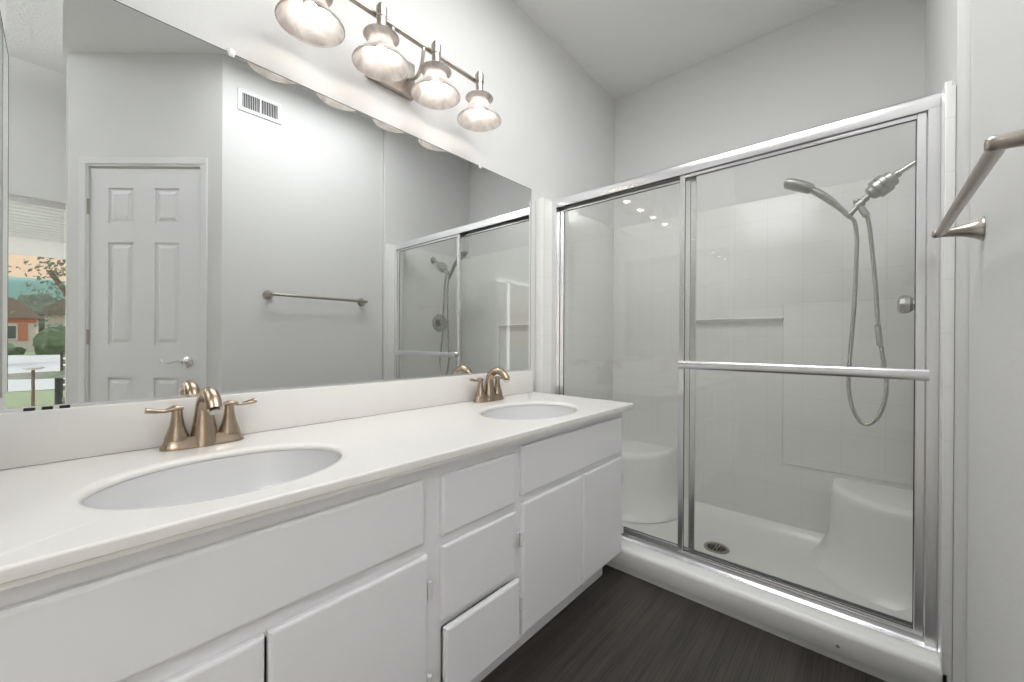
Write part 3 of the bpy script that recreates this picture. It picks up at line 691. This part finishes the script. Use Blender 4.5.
# valve
vv = thing('shower_valve', 'round chrome shower valve plate with single knob on the tiled wall', 'shower valve', (2.20, YR, 1.192))
bm = NB(); lathe(bm, [(0, 0), (.078, 0), (.079, .003), (.070, .008), (.040, .011), (0, .012)], (2.20, YR+.0005, 1.192), (0, 1, 0), 36); obj('escutcheon', bm, 'pipe', vv)
bm = NB(); lathe(bm, [(0, .010), (.026, .010), (.024, .030), (.034, .040), (.038, .055), (.034, .068), (.020, .074), (0, .075)], (2.20, YR+.0005, 1.192), (0, 1, 0), 10); obj('knob', bm, 'pipe', vv, ang=20)

# ------------------------------------------------------------------ outside, seen through the sliding door in the mirror
struct('ground', box(NB(), -60, 60, -140, YFAR-T, -.12, -.04), 'lawn', 'pale green lawn beyond the patio', 'lawn')
struct('floor_patio', box(NB(), -4, 4, -5.2, YFAR-T, -.04, -.015), 'concrete', 'pale concrete patio slab outside the sliding door', 'patio')
struct('floor_road', box(NB(), -60, 60, -36, -10, -.04, -.02), 'asphalt', 'wide pale driveway and road beyond the lawn', 'road')
pc = thing('patio_cover', 'white ribbed patio cover outside the sliding door', 'patio cover', (0, -3.3, 2.2))
bm = NB()
for k in range(20): box(bm, -4, 2.5, -1.86-.13*(k+1)+.018, -1.86-.13*k, 2.28-.006*k, 2.31-.006*k)
obj('roof_boards', bm, 'wood_deck', pc, smooth=False)
obj('roof_panel', box(NB(), -4, 2.5, -4.5, -1.86, 2.32, 2.35), 'wood_deck', pc, smooth=False)
obj('fascia', box(NB(), -4, 2.5, -4.52, -4.47, 1.98, 2.30), 'trim', pc, smooth=False)
for x in (-3.9, 2.3): obj('post', box(NB(), x, x+.1, -4.5, -4.4, -.04, 2.2), 'trim', pc, smooth=False)
# round patio table
pt = thing('patio_table', 'round green-topped patio table on a thin pedestal', 'patio table', (-.14, -2.75, -.015))
bm = NB(); lathe(bm, [(0, .715), (.36, .715), (.375, .725), (.36, .737), (0, .737)], (-.02, -2.85, -.015), n=40); obj('table_top', bm, 'tableglass', pt)
bm = NB(); tube(bm, [(-.02, -2.85, -.01), (-.02, -2.85, .71)], .022, 10); obj('pedestal', bm, 'black', pt)
bm = NB(); lathe(bm, [(0, .03), (.18, .02), (.2, 0), (0, 0)], (-.02, -2.85, -.014), n=24); obj('base', bm, 'black', pt)
st = thing('side_stand', 'small white dish stand on a thin leg in front of the patio table', 'stand', (-.155, -2.30, -.015))
bm = NB(); lathe(bm, [(0, .80), (.04, .805), (.065, .82), (.062, .825), (.04, .82), (0, .815)], (-.150, -2.3, -.015), n=24); obj('dish', bm, 'trim', st)
bm = NB(); tube(bm, [(-.150, -2.3, -.01), (-.150, -2.3, .80)], .010, 8); obj('leg', bm, 'bark', st)
bm = NB(); lathe(bm, [(0, .015), (.09, .01), (.1, 0), (0, 0)], (-.150, -2.3, -.0145), n=20); obj('base', bm, 'bark', st)
def pchair(x, y, rz, lab):
    t = thing('patio_chair', lab, 'patio chair', (x, y, -.015), 'slatted chairs around the patio table')
    mt = Matrix.Translation((x, y, -.015)) @ Matrix.Rotation(rz, 4, 'Z')
    bm = NB()
    for q in range(6): box(bm, -.23, .23, -.22+q*.075, -.165+q*.075, .41, .43, .004, mtx=mt)
    obj('seat', bm, 'leaf2', t)
    bm = NB()
    for q in range(6): box(bm, -.23, .23, .235, .255, .50+q*.07, .55+q*.07, .004, mtx=mt)
    obj('backrest', bm, 'leaf2', t)
    for a, b, h in ((-.23, -.22, .42), (.21, -.22, .42), (-.23, .23, .92), (.21, .23, .92)):
        obj('leg', box(NB(), a, a+.02, b, b+.02, 0, h, mtx=mt), 'black', t)
pchair(.22, -3.50, pi, 'green slatted patio chair behind the round table')
# hedge bushes, tree, house, hills
def blob(c, r, sc, seed, sub=4, amp=.25):
    rnd = random.Random(seed); bm = NB()
    v = bmesh.ops.create_icosphere(bm, subdivisions=sub, radius=1)['verts']
    ph = [(rnd.uniform(3, 9), rnd.uniform(3, 9), rnd.uniform(3, 9), rnd.uniform(0, 6)) for _ in range(6)]
    for q in v:
        n_ = q.co.normalized(); d_ = sum(sin(a*n_.x+f)*sin(b*n_.y+f)*cos(c2*n_.z+f) for a, b, c2, f in ph)/3
        d_ += rnd.uniform(-.12, .12)
        q.co = Vector(c) + Vector((n_.x*sc[0], n_.y*sc[1], n_.z*sc[2]))*r*(1+amp*d_)
    return bm
for i, (x, y, h) in enumerate([(-5.6, -37, .6), (-2.9, -37.6, .8), (.1, -37.2, 1.7), (3.3, -37.5, 1.9), (-8.4, -38, 1.4)]):
    o = obj('hedge_bush', blob((x, y, h*.5-.3), 1, (1.3, 1.0, h*.75), i, 3), 'leaf', smooth=False)
    tag(o, 'rounded green hedge bush across the road in front of the houses', 'bush', 'hedge bushes across the road')
tr = thing('garden_tree', 'loose grey-green tree standing across the road', 'tree', (.25, -26, 0))
bm = NB(); tube(bm, spline([(.6, -26, -.05, .16), (.55, -26, 1.5, .12), (.2, -26, 3, .09), (-.4, -26, 4.2, .04)], 5) and [p[:3] for p in spline([(.6, -26, -.05, .16), (.55, -26, 1.5, .12), (.2, -26, 3, .09), (-.4, -26, 4.2, .04)], 5)], .10, 8); obj('trunk', bm, 'bark', tr)
bm = NB(); rnd = random.Random(5)
for i in range(900):
    cx_, cy_, cz_ = rnd.gauss(.35, .75), rnd.gauss(-26, .6), rnd.gauss(4.0, 1.1)
    s_ = rnd.uniform(.05, .14); n_ = Vector((rnd.gauss(0, 1), rnd.gauss(0, 1), rnd.gauss(0, 1))).normalized(); a_ = n_.orthogonal().normalized(); b_ = n_.cross(a_)
    c_v = Vector((cx_, cy_, max(cz_, 1.6)))
    bm.faces.new([bm.verts.new(c_v+a_*s_), bm.verts.new(c_v+b_*s_*.5), bm.verts.new(c_v-a_*s_), bm.verts.new(c_v-b_*s_*.5)])
o = obj('foliage', bm, 'leaf2', tr, smooth=False)
for i, (x, y, r_) in enumerate([(-11.6, -62, 3.2), (-6.4, -60, 2.9), (-1.6, -61, 3.1), (3.8, -60, 3.4), (9.2, -61, 3.0)]):
    o = obj('far_tree', blob((x, y, r_*.8), r_, (.72, .7, 1), 20+i, 4, .22), 'leaf2', smooth=False)
    tag(o, 'round grey-green treetop rising behind the houses across the road', 'tree', 'treetops behind the houses')
hs_ = thing('neighbour_house', 'pale house with terracotta shutters across the road', 'house', (-4.2, -46, 0))
obj('wall', box(NB(), -9, -1.3, -50, -45, -.05, 2.6), 'stucco', hs_, smooth=False)
bm = NB(); prism(bm, [(-9.4, 2.5), (-.9, 2.5), (-2.4, 4.0), (-8.0, 4.2)], -50.4, -44.6, lambda a, b, h: (a, h, b)); obj('roof', bm, 'rooftile', hs_, smooth=False)
wn = obj('window', box(NB(), -2.9, -2.2, -44.99, -44.93, .9, 2.0), 'trim', hs_, smooth=False); obj('pane', box(NB(), -2.83, -2.27, -44.93, -44.91, .98, 1.92), 'windowdark', wn, smooth=False)
obj('shutter', box(NB(), -2.18, -1.7, -44.99, -44.92, .8, 2.1), 'brickred', hs_, smooth=False)
obj('shutter', box(NB(), -3.4, -2.92, -44.99, -44.92, .8, 2.1), 'brickred', hs_, smooth=False)
obj('gable_band', box(NB(), -9, -1.3, -45.0, -44.95, 2.15, 2.6), 'brickred', hs_, smooth=False)
h2 = thing('far_house', 'white house behind the hedge on the right across the road', 'house', (1.5, -52, 0))
obj('wall', box(NB(), -1.0, 5, -56, -52, -.05, 3.2), 'stucco', h2, smooth=False)
bm = NB(); prism(bm, [(-1.4, 3.1), (5.4, 3.1), (4, 4.6), (0, 4.6)], -56.4, -51.6, lambda a, b, h: (a, h, b)); obj('roof', bm, 'rooftile', h2, smooth=False)
o = obj('hill', blob((-2, -105, 2), 1, (26, 8, 9.4), 3, 4, .07), 'hill'); tag(o, 'hazy teal hillside on the horizon', 'hill', kind='structure')
